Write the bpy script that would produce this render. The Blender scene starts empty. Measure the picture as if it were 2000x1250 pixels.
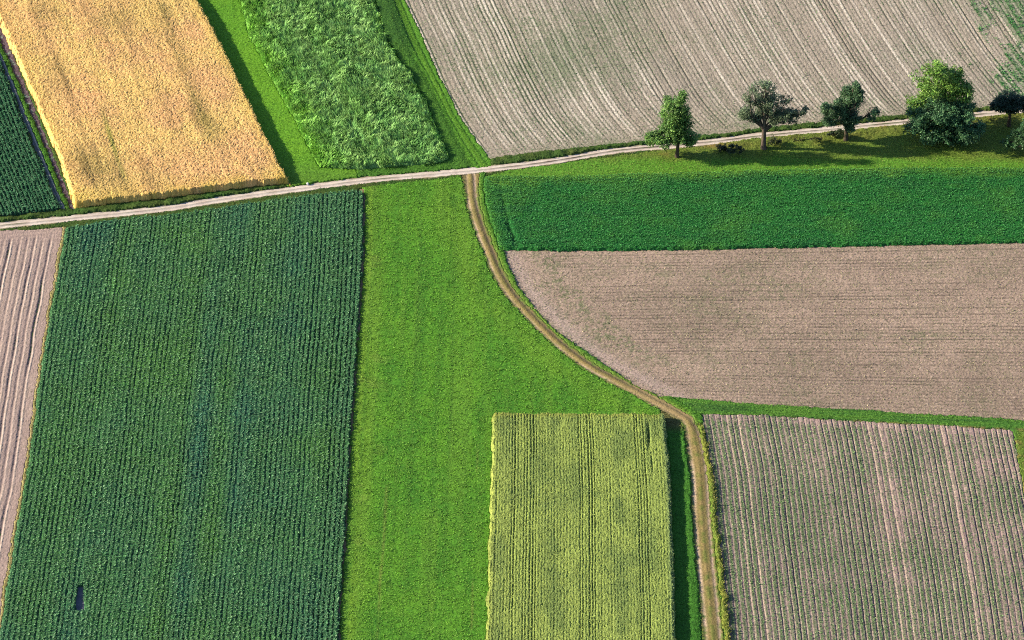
import bpy, math
import numpy as np

rng = np.random.default_rng(11)
scene = bpy.context.scene
COL = scene.collection

# ------------------------------------------------------------------ camera model
F, DIST, DEC = 7890.0, 631.0, math.radians(35.0)
CD, SD = math.cos(DEC), math.sin(DEC)
CAM = np.array([0.0, -DIST * CD, DIST * SD])


def G(px, py, z=0.0):
    """photo pixel (2000 x 1250) -> world x, y on the plane of height z"""
    a, b = px - 1000.0, 625.0 - py
    dx, dy, dz = a, F * CD + b * SD, -F * SD + b * CD
    t = (z - CAM[2]) / dz
    return CAM[0] + dx * t, CAM[1] + dy * t


def PXY(X, Y, Z=0.0):
    dy, dz = Y - CAM[1], Z - CAM[2]
    dep = dy * CD - dz * SD
    return 1000 + F * X / dep, 625 - F * (dy * SD + dz * CD) / dep


def poly(pts, z=0.0):
    return np.array([G(p[0], p[1], p[2] if len(p) > 2 else z) for p in pts])


# ------------------------------------------------------------------ noise
TAB = rng.random((8, 256, 256)).astype(np.float32)


def vn(x, y, s, seed=0, sy=None):
    a = 0.7 * seed + 0.4 if sy is None else 0.0
    ca, sa = math.cos(a), math.sin(a)
    xr, yr = (x * ca - y * sa) / s + 37.17 * seed + 400, (x * sa + y * ca) / (sy or s) + 91.3 * seed + 400
    xi, yi = np.floor(xr).astype(np.int64), np.floor(yr).astype(np.int64)
    fx, fy = xr - xi, yr - yi
    fx, fy = fx * fx * (3 - 2 * fx), fy * fy * (3 - 2 * fy)
    t = TAB[seed % 8]
    x0, x1, y0, y1 = xi & 255, (xi + 1) & 255, yi & 255, (yi + 1) & 255
    v = (t[x0, y0] * (1 - fx) + t[x1, y0] * fx) * (1 - fy) + (t[x0, y1] * (1 - fx) + t[x1, y1] * fx) * fy
    return 2 * v - 1


def fbm(x, y, s, seed=0, octv=3):
    r, a, n = 0, 1.0, 0
    for k in range(octv):
        r = r + a * vn(x, y, s / 2.03 ** k, seed + k)
        n += a
        a *= 0.55
    return 1.7 * r / n


def sm(e0, e1, x):
    t = np.clip((x - e0) / (e1 - e0), 0, 1)
    return t * t * (3 - 2 * t)


def spot(px, py, cx, cy, rx, ry, ang=0.0):
    c, s = math.cos(math.radians(ang)), math.sin(math.radians(ang))
    dx, dy = px - cx, py - cy
    return np.exp(-(((dx * c + dy * s) / rx) ** 2 + ((-dx * s + dy * c) / ry) ** 2))


# ------------------------------------------------------------------ colours
K = 0.45


def C(r, g, b, k=1.0):
    c = np.array([r, g, b]) / 255.0
    return (np.where(c <= 0.04045, c / 12.92, ((c + 0.055) / 1.055) ** 2.4) * K * k * np.array([1.0, 1.0, 1.06])).astype(np.float32)


def mix(a, b, t):
    t = np.clip(t, 0, 1)[..., None]
    return a * (1 - t) + b * t


# ------------------------------------------------------------------ materials
def make_mat(name, rough=0.8, translucent=0.0, spec=0.3, nscale=6.0, namp=0.16, bump=0.0):
    m = bpy.data.materials.new(name)
    m.use_nodes = True
    nt = m.node_tree
    N, L = nt.nodes, nt.links
    N.clear()
    out = N.new("ShaderNodeOutputMaterial")
    p = N.new("ShaderNodeBsdfPrincipled")
    at = N.new("ShaderNodeAttribute")
    at.attribute_name = "Col"
    tc = N.new("ShaderNodeTexCoord")
    nz = N.new("ShaderNodeTexNoise")
    nz.inputs["Scale"].default_value = nscale
    nz.inputs["Detail"].default_value = 3.0
    L.new(tc.outputs["Object"], nz.inputs["Vector"])
    mr = N.new("ShaderNodeMapRange")
    mr.inputs["From Min"].default_value = 0.3
    mr.inputs["From Max"].default_value = 0.7
    mr.inputs["To Min"].default_value = 1 - namp
    mr.inputs["To Max"].default_value = 1 + namp
    L.new(nz.outputs["Fac"], mr.inputs["Value"])
    mu = N.new("ShaderNodeMixRGB")
    mu.blend_type = "MULTIPLY"
    mu.inputs["Fac"].default_value = 1.0
    L.new(at.outputs["Color"], mu.inputs["Color1"])
    L.new(mr.outputs["Result"], mu.inputs["Color2"])
    L.new(mu.outputs["Color"], p.inputs["Base Color"])
    p.inputs["Roughness"].default_value = rough
    p.inputs["Specular IOR Level"].default_value = spec
    if bump > 0:
        bp = N.new("ShaderNodeBump")
        bp.inputs["Strength"].default_value = 0.6
        bp.inputs["Distance"].default_value = bump
        L.new(nz.outputs["Fac"], bp.inputs["Height"])
        L.new(bp.outputs["Normal"], p.inputs["Normal"])
    sh = p.outputs["BSDF"]
    if translucent > 0:
        tr = N.new("ShaderNodeBsdfTranslucent")
        L.new(mu.outputs["Color"], tr.inputs["Color"])
        mx = N.new("ShaderNodeMixShader")
        mx.inputs["Fac"].default_value = translucent
        L.new(sh, mx.inputs[1])
        L.new(tr.outputs["BSDF"], mx.inputs[2])
        sh = mx.outputs["Shader"]
    L.new(sh, out.inputs["Surface"])
    return m


M_SOIL = make_mat("dry_soil", 0.95, 0, 0.1, 5.0, 0.14)
M_ROAD = make_mat("pale_gravel", 0.95, 0, 0.1, 9.0, 0.12)
M_GRASS = make_mat("grass_blades", 0.75, 0.35, 0.15, 3.0, 0.10)
M_CROP = make_mat("crop_leaves", 0.6, 0.35, 0.22, 4.0, 0.10)
M_RYE = make_mat("ripe_straw", 0.8, 0.35, 0.15, 5.0, 0.10)
M_LEAF = make_mat("tree_leaves", 0.55, 0.17, 0.25, 1.2, 0.18)
M_BARK = make_mat("rough_bark", 0.9, 0, 0.1, 3.0, 0.3, 0.05)
M_STONE = make_mat("white_painted_stone", 0.8, 0, 0.2, 8.0, 0.08, 0.01)


# ------------------------------------------------------------------ mesh building
class Mesh:
    def __init__(self):
        self.v, self.f, self.c, self.n = [], [], [], 0

    def add(self, v, f, c):
        self.v.append(np.asarray(v, np.float32))
        self.f.append(np.asarray(f, np.int64) + self.n)
        self.c.append(np.asarray(c, np.float32))
        self.n += len(v)

    def build(self, name, mat, parent=None, smooth=False, origin=None):
        v, f, c = np.concatenate(self.v), np.concatenate(self.f), np.concatenate(self.c)
        me = bpy.data.meshes.new(name)
        me.vertices.add(len(v))
        me.vertices.foreach_set("co", v.ravel())
        me.loops.add(len(f) * 4)
        me.loops.foreach_set("vertex_index", f.ravel().astype(np.int32))
        me.polygons.add(len(f))
        me.polygons.foreach_set("loop_start", np.arange(len(f), dtype=np.int32) * 4)
        if smooth:
            me.polygons.foreach_set("use_smooth", np.ones(len(f), bool))
        at = me.attributes.new("Col", "FLOAT_COLOR", "POINT")
        at.data.foreach_set("color", np.concatenate([c, np.ones((len(c), 1), np.float32)], 1).ravel())
        me.update(calc_edges=True)
        me.materials.append(mat)
        o = bpy.data.objects.new(name, me)
        COL.objects.link(o)
        if parent:
            o.parent = parent
        return o


def leaves(M, P, length, width, az, tilt, col, droop=0.0):
    """n rhombic leaves rooted at P"""
    ca, sa, ct, st = np.cos(az), np.sin(az), np.cos(tilt), np.sin(tilt)
    d = np.stack([ca * ct, sa * ct, st], 1)
    w = np.stack([-sa, ca, np.zeros_like(sa)], 1) * (width * 0.5)[:, None]
    mid = P + d * (length * 0.5)[:, None]
    tip = P + d * length[:, None]
    if droop:
        tip[:, 2] -= droop * length
    v = np.stack([P, mid + w, tip, mid - w], 1).reshape(-1, 3)
    n = len(P)
    M.add(v, np.arange(n * 4).reshape(n, 4), np.repeat(col, 4, 0))


def tufts(M, X, Y, Z, per, length, width, tilt, col, tip, spread=.05, tonevar=.16, wild=.14, tipw=1.6, droop=.1, size=None):
    """whole plants: each one a rosette of leaves round its own stem"""
    n = len(X)
    k = np.repeat(np.arange(n), per)
    m = len(k)
    tone = (1 + tonevar * rng.standard_normal(n)).clip(.5, 1.6)[k]
    a0 = rng.uniform(0, 6.28, n)[k] + np.tile(np.arange(per) * 6.283 / per, n) + rng.uniform(-.5, .5, m)
    sz = (rng.uniform(.75, 1.25, n) * (1 if size is None else size))[k]
    P = np.stack([X[k] + spread * rng.standard_normal(m), Y[k] + spread * rng.standard_normal(m), Z[k] + rng.uniform(-.03, .05, m)], 1)
    c = mix(col[k], tip, rng.random(m) ** tipw) * (tone * (1 + wild * rng.standard_normal(m)))[:, None].clip(.35, 1.9)
    leaves(M, P, rng.uniform(*length, m) * sz, rng.uniform(*width, m) * sz, a0, rng.uniform(*tilt, m), c, droop)


def tag(o, label=None, cat=None, group=None, kind=None):
    if label:
        o["label"] = label
    if cat:
        o["category"] = cat
    if group:
        o["group"] = group
    if kind:
        o["kind"] = kind
    return o


# ------------------------------------------------------------------ outlines (photo measurements laid on the ground)
XMIN, XMAX, YMIN, YMAX, RES = -118.0, 118.0, -92.0, 112.0, 0.1
NX, NY = int((XMAX - XMIN) / RES), int((YMAX - YMIN) / RES)
LAB = np.zeros((NX, NY), np.uint8)


def inside(P, X, Y):
    r = np.zeros(X.shape, bool)
    n = len(P)
    for i in range(n):
        x0, y0 = P[i]
        x1, y1 = P[(i + 1) % n]
        if y0 == y1:
            continue
        c = (Y >= min(y0, y1)) & (Y < max(y0, y1))
        r ^= c & (X < x0 + (Y - y0) * (x1 - x0) / (y1 - y0))
    return r


def paint(P, idn):
    i0, i1 = [int(np.clip((v - XMIN) / RES, 0, NX)) for v in (P[:, 0].min() - RES, P[:, 0].max() + RES)]
    j0, j1 = [int(np.clip((v - YMIN) / RES, 0, NY)) for v in (P[:, 1].min() - RES, P[:, 1].max() + RES)]
    X, Y = np.meshgrid(XMIN + (np.arange(i0, i1) + 0.5) * RES, YMIN + (np.arange(j0, j1) + 0.5) * RES, indexing="ij")
    LAB[i0:i1, j0:j1][inside(P, X, Y)] = idn


def smooth_line(P, step=0.5):
    """Catmull-Rom through world points"""
    Q = []
    P = np.vstack([2 * P[0] - P[1], P, 2 * P[-1] - P[-2]])
    for i in range(1, len(P) - 2):
        n = max(2, int(np.linalg.norm(P[i + 1] - P[i]) / step))
        t = np.linspace(0, 1, n, endpoint=False)[:, None]
        a, b, c, d = P[i - 1], P[i], P[i + 1], P[i + 2]
        Q.append(0.5 * ((2 * b) + (c - a) * t + (2 * a - 5 * b + 4 * c - d) * t ** 2 + (3 * b - a - 3 * c + d) * t ** 3))
    return np.vstack(Q + [P[-2][None]])


def ribbon(line, wl, wr):
    """polygon between signed offsets of a line (left of travel is positive); widths may vary along it"""
    t = np.gradient(line, axis=0)
    t /= np.linalg.norm(t, axis=1)[:, None]
    nrm = np.stack([-t[:, 1], t[:, 0]], 1)
    wl, wr = np.broadcast_to(wl, len(line)), np.broadcast_to(wr, len(line))
    return np.vstack([line + nrm * wl[:, None], (line + nrm * wr[:, None])[::-1]])


def lateral(line, X, Y):
    """signed lateral distance and distance along a line"""
    shp = X.shape
    X, Y = X.ravel(), Y.ravel()
    best, lat, along = np.full(X.shape, 1e9), np.zeros(X.shape), np.zeros(X.shape)
    s = 0.0
    for i in range(len(line) - 1):
        a, b = line[i], line[i + 1]
        d = b - a
        L = np.hypot(*d)
        d = d / L
        t = np.clip((X - a[0]) * d[0] + (Y - a[1]) * d[1], 0, L)
        ex, ey = X - a[0] - d[0] * t, Y - a[1] - d[1] * t
        q = ex * ex + ey * ey
        m = q < best
        best[m] = q[m]
        lat[m] = (-d[1] * ex + d[0] * ey)[m]
        along[m] = (s + t)[m]
        s += L
    return lat.reshape(shp), along.reshape(shp)


road_px = [(-300, 472), (0, 441), (160, 424.5), (320, 408), (440, 389), (580, 369.5), (720, 352), (860, 339.5), (1000, 325.5), (1100, 312), (1200, 295),
           (1300, 286), (1400, 276), (1480, 266), (1600, 255), (1680, 247), (1760, 239), (1920, 223), (2000, 216.5), (2300, 191)]
ROAD = smooth_line(poly(road_px), 2.0)
track_px = [(918, 336), (919, 348), (924, 402), (940, 454), (954, 489), (971, 530), (994, 569), (1024, 605), (1083, 664), (1145, 712), (1195, 740),
            (1245, 766), (1294, 792), (1328, 811), (1350, 834), (1366, 920), (1371, 1008), (1378, 1096), (1387, 1184), (1393, 1250), (1401, 1360)]
TRACK = smooth_line(poly(track_px), 1.5)[::-1]

V_REST, V_STRIP3, V_STRIP5, RYE, MAIZE, RUTS, RIB, PURPLE, LODGED, DRILL, ROADR, V_TREE, LUC, HARROW, TRACKR, V_TRK, MEADOW, BEET, GAP, SOILW, BARLEY, ROWS, BALK, DRY, V_BAR, EDGE, FOOT = range(27)

rye_L = [(-60, -100), (0, 48), (74, 213), (118, 320), (145, 404)]
rye_R = [(330, -100), (388, 0), (434, 85), (478, 177), (515, 254), (552, 324), (566, 354)]
lod_L = [(440, -100), (469, 0), (488, 64), (533, 154), (577, 230), (610, 294), (622, 320)]
lod_R = [(700, -100), (735, 0), (752, 60), (779, 109), (801, 134), (833, 192), (862, 265), (878, 305)]
dri_L = [(755, -100), (792, 0), (820, 62), (857, 146), (895, 223), (929, 273), (957, 310)]
beet_L = [(128, 444), (112, 534), (96, 624), (80, 720), (70, 794), (56, 900), (39, 998), (22, 1096), (3, 1208), (-21, 1360)]
beet_R = [(709, 369), (707, 484), (701, 596), (694, 692), (683, 850), (678, 946), (670, 1074), (662, 1186), (659, 1250), (653, 1360)]
bar_L = [(962, 803), (960, 900), (957, 1000), (950, 1250), (947, 1360)]
bar_R = [(1299, 805), (1305, 880), (1311, 956), (1316, 1100), (1321, 1250), (1325, 1360)]
row_L = [(1370, 809), (1389, 911), (1405, 1052), (1420, 1184), (1427, 1250), (1438, 1360)]
row_R = [(1979, 841), (2000, 973), (2030, 1130), (2068, 1360)]

paint(poly([(300, -130), (640, -130), (760, 345), (560, 368), (400, 100)]), V_STRIP3)
paint(poly([(610, -130), (755, -110)] + dri_L[1:] + [(962, 326), (700, 352)]), V_STRIP5)
paint(poly([(955, 342), (1000, 333), (1100, 319), (1300, 292), (1480, 272), (1760, 244), (2300, 196), (2300, 335), (1560, 336), (946, 350)]), V_TREE)
paint(poly([(709, 366), (905, 345), (918, 335), (930, 402), (975, 530), (1030, 605), (1150, 712), (1250, 766), (1330, 811), (1310, 830), (1000, 830), (1000, 1360), (640, 1360)]), MEADOW)
paint(poly([(1295, 776), (1330, 778), (1464, 788), (1640, 799), (1816, 810), (2000, 821), (2300, 831), (2300, 1360), (1395, 1360), (1345, 850)]), BALK)
paint(poly([(1290, 800), (1350, 812), (1370, 920), (1400, 1360), (1300, 1360)]), V_BAR)
paint(ribbon(TRACK, 0.6, -2.4), V_TRK)
paint(poly([(-300, -100)] + [(-90, -100), (0, 123), (38, 219), (62, 280), (80, 322), (118, 409), (0, 422), (-300, 438)], 0.4), MAIZE)
paint(poly([(-92, -120), (0, 120), (118, 411), (129, 410), (0, 100), (-80, -100)]), RUTS)
paint(poly([(-80, -100), (0, 100), (129, 411), (138, 410), (0, 80), (-72, -100)]), RIB)
paint(poly([(-72, -100), (0, 80), (138, 411), (147, 409), (0, 44), (-60, -100)]), PURPLE)
paint(poly([(p[0], p[1]) for p in rye_L] + [(147, 408), (331, 388.5), (478, 369), (567, 360)] + [(p[0], p[1], 1.5) for p in rye_R[::-1]]), RYE)
paint(poly([(p[0], p[1], 0.9) for p in lod_L] + [(700, 328, 0.4), (840, 318, 0.4)] + [(p[0], p[1], 0.9) for p in lod_R[::-1]]), LODGED)
paint(poly(dri_L + [(1059, 298), (1214, 281), (1400, 264), (1480, 253), (1600, 240), (1760, 226), (1900, 213), (2000, 202), (2300, 177), (2300, -130)]), DRILL)
paint(poly([(946, 343), (1078, 341), (1218, 338), (1359, 334), (1600, 328), (1800, 325), (2300, 326)], 0.5)[::1].tolist() and
      np.vstack([poly([(946, 343), (1078, 341), (1218, 338), (1359, 334), (1600, 328), (1800, 325), (2300, 326)], 0.5),
                 poly([(2300, 470), (2000, 475), (1600, 482.5), (1360, 488.5), (1160, 490.5), (976, 490), (962, 448), (950, 402), (943, 366)])]), LUC)
paint(poly([(983, 490), (1160, 490.5), (1360, 488.5), (1600, 482.5), (2000, 475), (2300, 470), (2300, 831), (2000, 821), (1816, 810), (1640, 799), (1464, 788), (1310, 777),
            (1289, 776), (1238, 750), (1155, 696), (1091, 651), (1046, 606), (1011, 558), (990, 515)]), HARROW)
paint(poly([(-300, 482), (0, 450), (60, 448), (126, 444)] + beet_L[1:] + [(-300, 1360)]), SOILW)
paint(poly([(p[0] - 5, p[1]) for p in beet_L] + [(p[0] + 3, p[1]) for p in beet_L[::-1]]), EDGE)
paint(poly([(p[0] + 5, p[1]) for p in beet_R] + [(p[0] - 6, p[1]) for p in beet_R[::-1]]), FOOT)
paint(poly([(128, 443), (224, 426), (320, 417.5), (440, 402), (560, 383), (701, 368.5)] + beet_R + beet_L[::-1], 0.6), BEET)
paint(poly([(151, 1146), (166, 1144), (162, 1196), (144, 1196)]), GAP)
paint(poly([(635, 950), (644, 949), (643, 955), (634, 956)]), GAP)
paint(np.vstack([poly(bar_L, 1.3), poly(bar_R[::-1], 1.3)]), BARLEY)
tw = np.interp(np.linspace(0, 1, len(TRACK)), [0, 0.34, 0.38, 0.45, 0.88, 0.95, 1], [1.5, 1.45, 1.6, 1.12, 1.1, 1.25, 1.55])
paint(ribbon(TRACK, tw, -tw), TRACKR)
paint(poly(row_L[:1] + [(1464, 810), (1552, 815), (1640, 821), (1816, 830), (1979, 841)] + row_R[1:] + row_L[:0:-1]), ROWS)
paint(poly([(1363, 830), (1371, 830), (1390, 911), (1405, 1052), (1420, 1184), (1427, 1250), (1438, 1360), (1428, 1360), (1415, 1250), (1408, 1184), (1394, 1052), (1380, 911)]), DRY)
paint(ribbon(ROAD, .95, -.95), ROADR)


def lookup(X, Y):
    """region at each point, its borders roughened"""
    jx = 0.16 * vn(X, Y, 0.55, 1) + 0.14 * vn(X, Y, 2.1, 2)
    jy = 0.2 * vn(X, Y, 0.6, 3) + 0.16 * vn(X, Y, 2.3, 4)
    i = np.clip(((X + jx - XMIN) / RES).astype(int), 0, NX - 1)
    j = np.clip(((Y + jy - YMIN) / RES).astype(int), 0, NY - 1)
    return LAB[i, j]


SOFT = {}


def edge(ids, X, Y):
    """0 at the border of a region, 1 well inside it"""
    k = tuple(ids)
    if k not in SOFT:
        m = np.isin(LAB, ids).astype(np.float32)
        for ax in (0, 1):
            a = np.cumsum(np.pad(m, [(4, 4) if i == ax else (0, 0) for i in (0, 1)], mode="edge"), axis=ax)
            m = (np.take(a, range(7, a.shape[ax]), ax) - np.take(a, range(0, a.shape[ax] - 7), ax)) / 7.0
            if m.shape[ax] > LAB.shape[ax]:
                m = np.take(m, range(LAB.shape[ax]), ax)
        SOFT[k] = m
    m = SOFT[k]
    jx, jy = .16 * vn(X, Y, .55, 1) + .14 * vn(X, Y, 2.1, 2), .2 * vn(X, Y, .6, 3) + .16 * vn(X, Y, 2.3, 4)
    i = np.clip(((X + jx - XMIN) / RES).astype(int), 0, m.shape[0] - 1)
    j = np.clip(((Y + jy - YMIN) / RES).astype(int), 0, m.shape[1] - 1)
    return m[i, j]


def soft(ids, fn, low=.35):
    def f(X, Y):
        z, c = fn(X, Y)
        e = edge(ids, X, Y)
        return z * (low + (1 - low) * sm(.5, .97, e + .10 * wn(len(X)))), c
    return f


def bounds(ids):
    m = np.isin(LAB, ids)
    a, b = np.where(m.any(1))[0], np.where(m.any(0))[0]
    return XMIN + a[0] * RES - 0.6, XMIN + a[-1] * RES + 0.7, YMIN + b[0] * RES - 0.6, YMIN + b[-1] * RES + 0.7


def sheet(M, ids, fn, dx=0.125, dy=0.19, base=-0.12):
    """the relief of a region as one mesh: fn(X, Y) -> height, colour"""
    x0, x1, y0, y1 = bounds(ids)
    xs, ys = np.arange(x0, x1, dx), np.arange(y0, y1, dy)
    rows = 400
    for s in range(0, len(ys) - 1, rows):                       # in slabs, to keep arrays small
        yy = ys[s:s + rows + 1]
        X, Y = np.meshgrid(xs, yy, indexing="ij")
        X = X + vn(X * 7.3, Y * 5.1, 0.9, 5) * dx * 0.3
        Y = Y + vn(X * 6.1, Y * 7.7, 0.9, 6) * dy * 0.3
        I = np.isin(lookup(X, Y), ids)
        if not I.any():
            continue
        q = I[:-1, :-1] | I[1:, :-1] | I[:-1, 1:] | I[1:, 1:]
        use = np.zeros(X.shape, bool)
        use[:-1, :-1] |= q
        use[1:, :-1] |= q
        use[:-1, 1:] |= q
        use[1:, 1:] |= q
        idx = -np.ones(X.shape, np.int64)
        idx[use] = np.arange(use.sum())
        z, c = fn(X[use], Y[use])
        z = np.where(I[use], z, base)
        f = np.stack([idx[:-1, :-1][q], idx[1:, :-1][q], idx[1:, 1:][q], idx[:-1, 1:][q]], 1)
        M.add(np.stack([X[use], Y[use], z], 1), f, c)


def points(ids, density):
    x0, x1, y0, y1 = bounds(ids)
    n = int((x1 - x0) * (y1 - y0) * density)
    X, Y = rng.uniform(x0, x1, n), rng.uniform(y0, y1, n)
    k = np.isin(lookup(X, Y), ids)
    return X[k], Y[k]


def U(n, a, b):
    return rng.uniform(a, b, n)


def across(Lp, Rp, X, Y):
    """fraction across a field between its two side lines (each x as a function of y)"""
    L, R = Lp[np.argsort(Lp[:, 1])], Rp[np.argsort(Rp[:, 1])]
    xl, xr = np.interp(Y, L[:, 1], L[:, 0]), np.interp(Y, R[:, 1], R[:, 0])
    return (X - xl) / (xr - xl)


def ext(P):
    """extend a line at both ends so that interpolation never clamps"""
    return np.vstack([P[0] + (P[0] - P[1]) / np.linalg.norm(P[0] - P[1]) * 60, P, P[-1] + (P[-1] - P[-2]) / np.linalg.norm(P[-1] - P[-2]) * 60])


def smoothY(P, step=1.0):
    return ext(smooth_line(P, step))


def wn(n):
    return rng.standard_normal(n).astype(np.float32)


def jit(c, n, a=0.15):
    return c * (1 + a * wn(n)[:, None]).clip(0.4, 1.8)


# ------------------------------------------------------------------ fields
def cut(n):  # rows drawn once per field: each row keeps its own character
    return rng.random(n)


def speck(c, a, lo=.4, hi=1.9):
    return c * (1 + a * wn(len(c)))[:, None].clip(lo, hi)


# ripe rye
ryeL, ryeR = ext(poly(rye_L)), ext(poly(rye_R, 1.5))


def rye(X, Y):
    t = across(ryeL, ryeR, X, Y)
    u = t * 36
    px, py = PXY(X, Y, 1.4)
    st = vn(u, Y, 0.8, 1, sy=12) * 0.7 + vn(u, Y, 2.4, 2, sy=26) * 0.8
    g = fbm(X, Y, 0.5, 3)
    z = 1.36 + 0.02 * g + 0.05 * vn(X, Y, 3.5, 4) + 0.025 * wn(len(X)) + 0.04 * st
    c = mix(C(255, 214, 130, 1.7), C(255, 202, 136, 1.6), 0.45 + 0.6 * vn(X, Y, 9, 5) + 0.35 * st + .4 * vn(X, Y, 2.2, 2))
    front = (404 - 0.105 * (px - 145)) - py
    c = mix(c, C(255, 220, 100, 1.3), 0.3 * sm(0.10, 0.0, t) + 0.45 * sm(0.92, 1.0, t) + 0.8 * sm(46, 5, front) * (.6 + .5 * vn(X, Y, 1.6, 3)))  # yellow band on the left puts the sunlit side into the colour
    go = 0.9 * spot(px, py, 352, 110, 13, 80, -22) + 0.9 * spot(px, py, 395, 225, 15, 60, -24) + 0.6 * spot(px, py, 165, 320, 40, 42) + .3 * spot(px, py, 210, 330, 40, 40) + 0.55 * spot(px, py, 100, 20, 35, 22) \
        + 0.6 * spot(px, py, 330, 20, 34, 40) + 0.5 * spot(px, py, 240, 40, 60, 40) + 0.55 * spot(px, py, 436, 265, 10, 40, -24) + .4 * spot(px, py, 110, 150, 30, 50) + .4 * spot(px, py, 250, 350, 60, 30)
    c = mix(c, C(168, 156, 78), go * (0.3 + 0.6 * sm(-0.5, 0.7, st + 0.6 * g)))
    c = mix(c, C(186, 194, 80), 0.85 * spot(px, py, 220, 280, 5, 42, -17) + 0.5 * spot(px, py, 240, 335, 6, 16, -17) + 0.3 * spot(px, py, 205, 235, 5, 30, -17))
    c = mix(c, C(184, 148, 82), 0.55 * sm(0.3, 1.2, st) + 0.3 * sm(0.3, 1.3, g))
    c = c * (1 + .10 * vn(u, Y, .35, 4, sy=5) + .07 * vn(u, Y, 1.1, 6, sy=9))[:, None]
    return z, speck(c, .1)


ryef = soft([RYE], rye, .22)
M = Mesh()
sheet(M, [RYE], ryef, 0.12, 0.17)
X, Y = points([RYE], 46)
z, c = ryef(X, Y)
n = len(X)
leaves(M, np.stack([X, Y, z - 0.05], 1), U(n, .15, .32), U(n, .05, .11), U(n, 0, 6.28), U(n, .1, .9), jit(mix(c, C(255, 230, 156, 1.55), U(n, 0, .7)), n, .12))
tag(M.build("ripe_rye_crop", M_RYE), "golden ripe grain crop with a few olive streaks, above the pale gravel road", "grain crop", kind="stuff")

# maize in the far left corner
mzL, mzR = ext(poly([(-300, -100), (-210, 123), (-130, 322), (-92, 409)])), ext(poly([(-90, -100), (0, 123), (80, 322), (118, 409)]))


def maize(X, Y):
    u = across(mzL, mzR, X, Y) * 18.5
    r = 0.5 + 0.5 * np.cos(2 * np.pi * (u / 0.74 + 0.16 * vn(X, Y, 1.2, 2)))
    z = 0.3 + 0.4 * r + 0.10 * fbm(X, Y, 0.4, 1) + 0.06 * wn(len(X))
    c = mix(C(58, 80, 58), C(66, 138, 84), r * 1.2)
    return z, speck(c, .12)


M = Mesh()
sheet(M, [MAIZE], maize)
X, Y = points([MAIZE], 75)
u = across(mzL, mzR, X, Y) * 18.5
k = np.abs((u / 0.74 + 0.5) % 1 - 0.5) < U(len(X), .05, .55)
X, Y = X[k], Y[k]
n = len(X)
z, c = maize(X, Y)
leaves(M, np.stack([X, Y, z + 0.02], 1), U(n, .2, .45), U(n, .07, .15), U(n, 0, 6.28), U(n, .1, 1.0), jit(mix(C(66, 142, 88), C(146, 200, 142), U(n, 0, 1) ** 2), n, .2), .2)
tag(M.build("maize_crop", M_CROP), "dark green row crop left of the golden grain, behind two wheel ruts", "maize", kind="stuff")


# bare ground strips beside the maize
def ruts(X, Y):
    u = across(mzL, mzR, X, Y) * 18.5 - 18.5
    z = 0.02 + 0.05 * vn(X, Y, .3, 1) - 0.08 * (np.exp(-((u - .35) / .18) ** 2) + np.exp(-((u - 1.05) / .16) ** 2)) + 0.10 * np.exp(-((u - .7) / .15) ** 2)
    c = mix(C(132, 130, 130), C(214, 206, 190), np.exp(-((u - .72) / .16) ** 2) + .2 * vn(X, Y, .5, 3))  # grey base tone carries the maize's shade in the soil colour
    return z, speck(c, .14)


M = Mesh()
sheet(M, [RUTS], ruts, .1, .15)
tag(M.build("rutted_path", M_SOIL), "shaded earth path with two wheel ruts between maize and golden grain", "path", kind="structure")


def purple(X, Y):
    z = 0.0 + 0.06 * fbm(X, Y, .35, 2)
    return z, speck(mix(C(118, 100, 108), C(150, 166, 150), sm(.35, .6, vn(X, Y, .7, 1))), .18)


M = Mesh()
sheet(M, [PURPLE], purple, .1, .15)
tag(M.build("soil_strip", M_SOIL), "narrow dark earth strip along the foot of the golden grain", "bare soil", kind="structure")


def grass_fn(c0, c1, c2, h, ha=0.06, s=.35, extra=None):
    def fn(X, Y):
        g = fbm(X, Y, s, 3)
        z = h + ha * .35 * g + ha * .4 * vn(X, Y, 1.5, 1) + ha * .4 * wn(len(X))
        c = mix(mix(c0, c1, .5 + .5 * fbm(X, Y, 5.0, 5)), c2, .8 * sm(.2, 1.3, g))
        if extra is not None:
            z, c = extra(X, Y, z, c)
        return z, speck(c, .17)
    return fn


def grass(name, ids, fn, label, cat="grass", dens=22, ll=(.14, .32), lw=(.05, .1), dx=.125, dy=.19, tip=None, mat=None, tilt=(.3, 1.4), lift=-.04, lowedge=None, wild=.2, per=0, spread=.07, tonevar=.16):
    M = Mesh()
    if lowedge is not None:
        fn = soft(ids, fn, lowedge)
    sheet(M, ids, fn, dx, dy)
    X, Y = points(ids, dens)
    n = len(X)
    z, c = fn(X, Y)
    if tip is not None and not per:
        c = mix(c, tip, U(n, 0, 1) ** 1.5)
    if per:
        tufts(M, X, Y, z + lift, per, ll, lw, tilt, c, tip if tip is not None else c.mean(0), spread, tonevar, wild)
    else:
        leaves(M, np.stack([X, Y, z + lift], 1), U(n, *ll), U(n, *lw), U(n, 0, 6.28), U(n, *tilt), jit(c, n, wild))
    return tag(M.build(name, mat or M_GRASS), label, cat, kind="stuff")


BRIGHT, MID, DEEP = C(118, 180, 50), C(94, 160, 46), C(64, 122, 46)


def rest_extra(X, Y, z, c):
    lat, al = lateral(ROAD, X, Y)
    near = (np.abs(lat) < 3.2) & (lat > 0)
    z = z + np.where(near, .22 + .14 * vn(X, Y, 1.1, 4), 0)
    return z, mix(c, C(112, 130, 60), .5 + .5 * vn(X, Y, 2.2, 2))


grass("verge_grass", [V_REST], grass_fn(C(84, 132, 56), C(92, 138, 56), C(56, 98, 48), .08, .06, extra=rest_extra), "rough green grass verge along both sides of the gravel road", dens=24)
grass("ribbon_grass", [RIB], grass_fn(C(106, 156, 58), MID, DEEP, .22, .08), "thin green grass ribbon between the rutted path and golden grain", dens=30)


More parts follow.
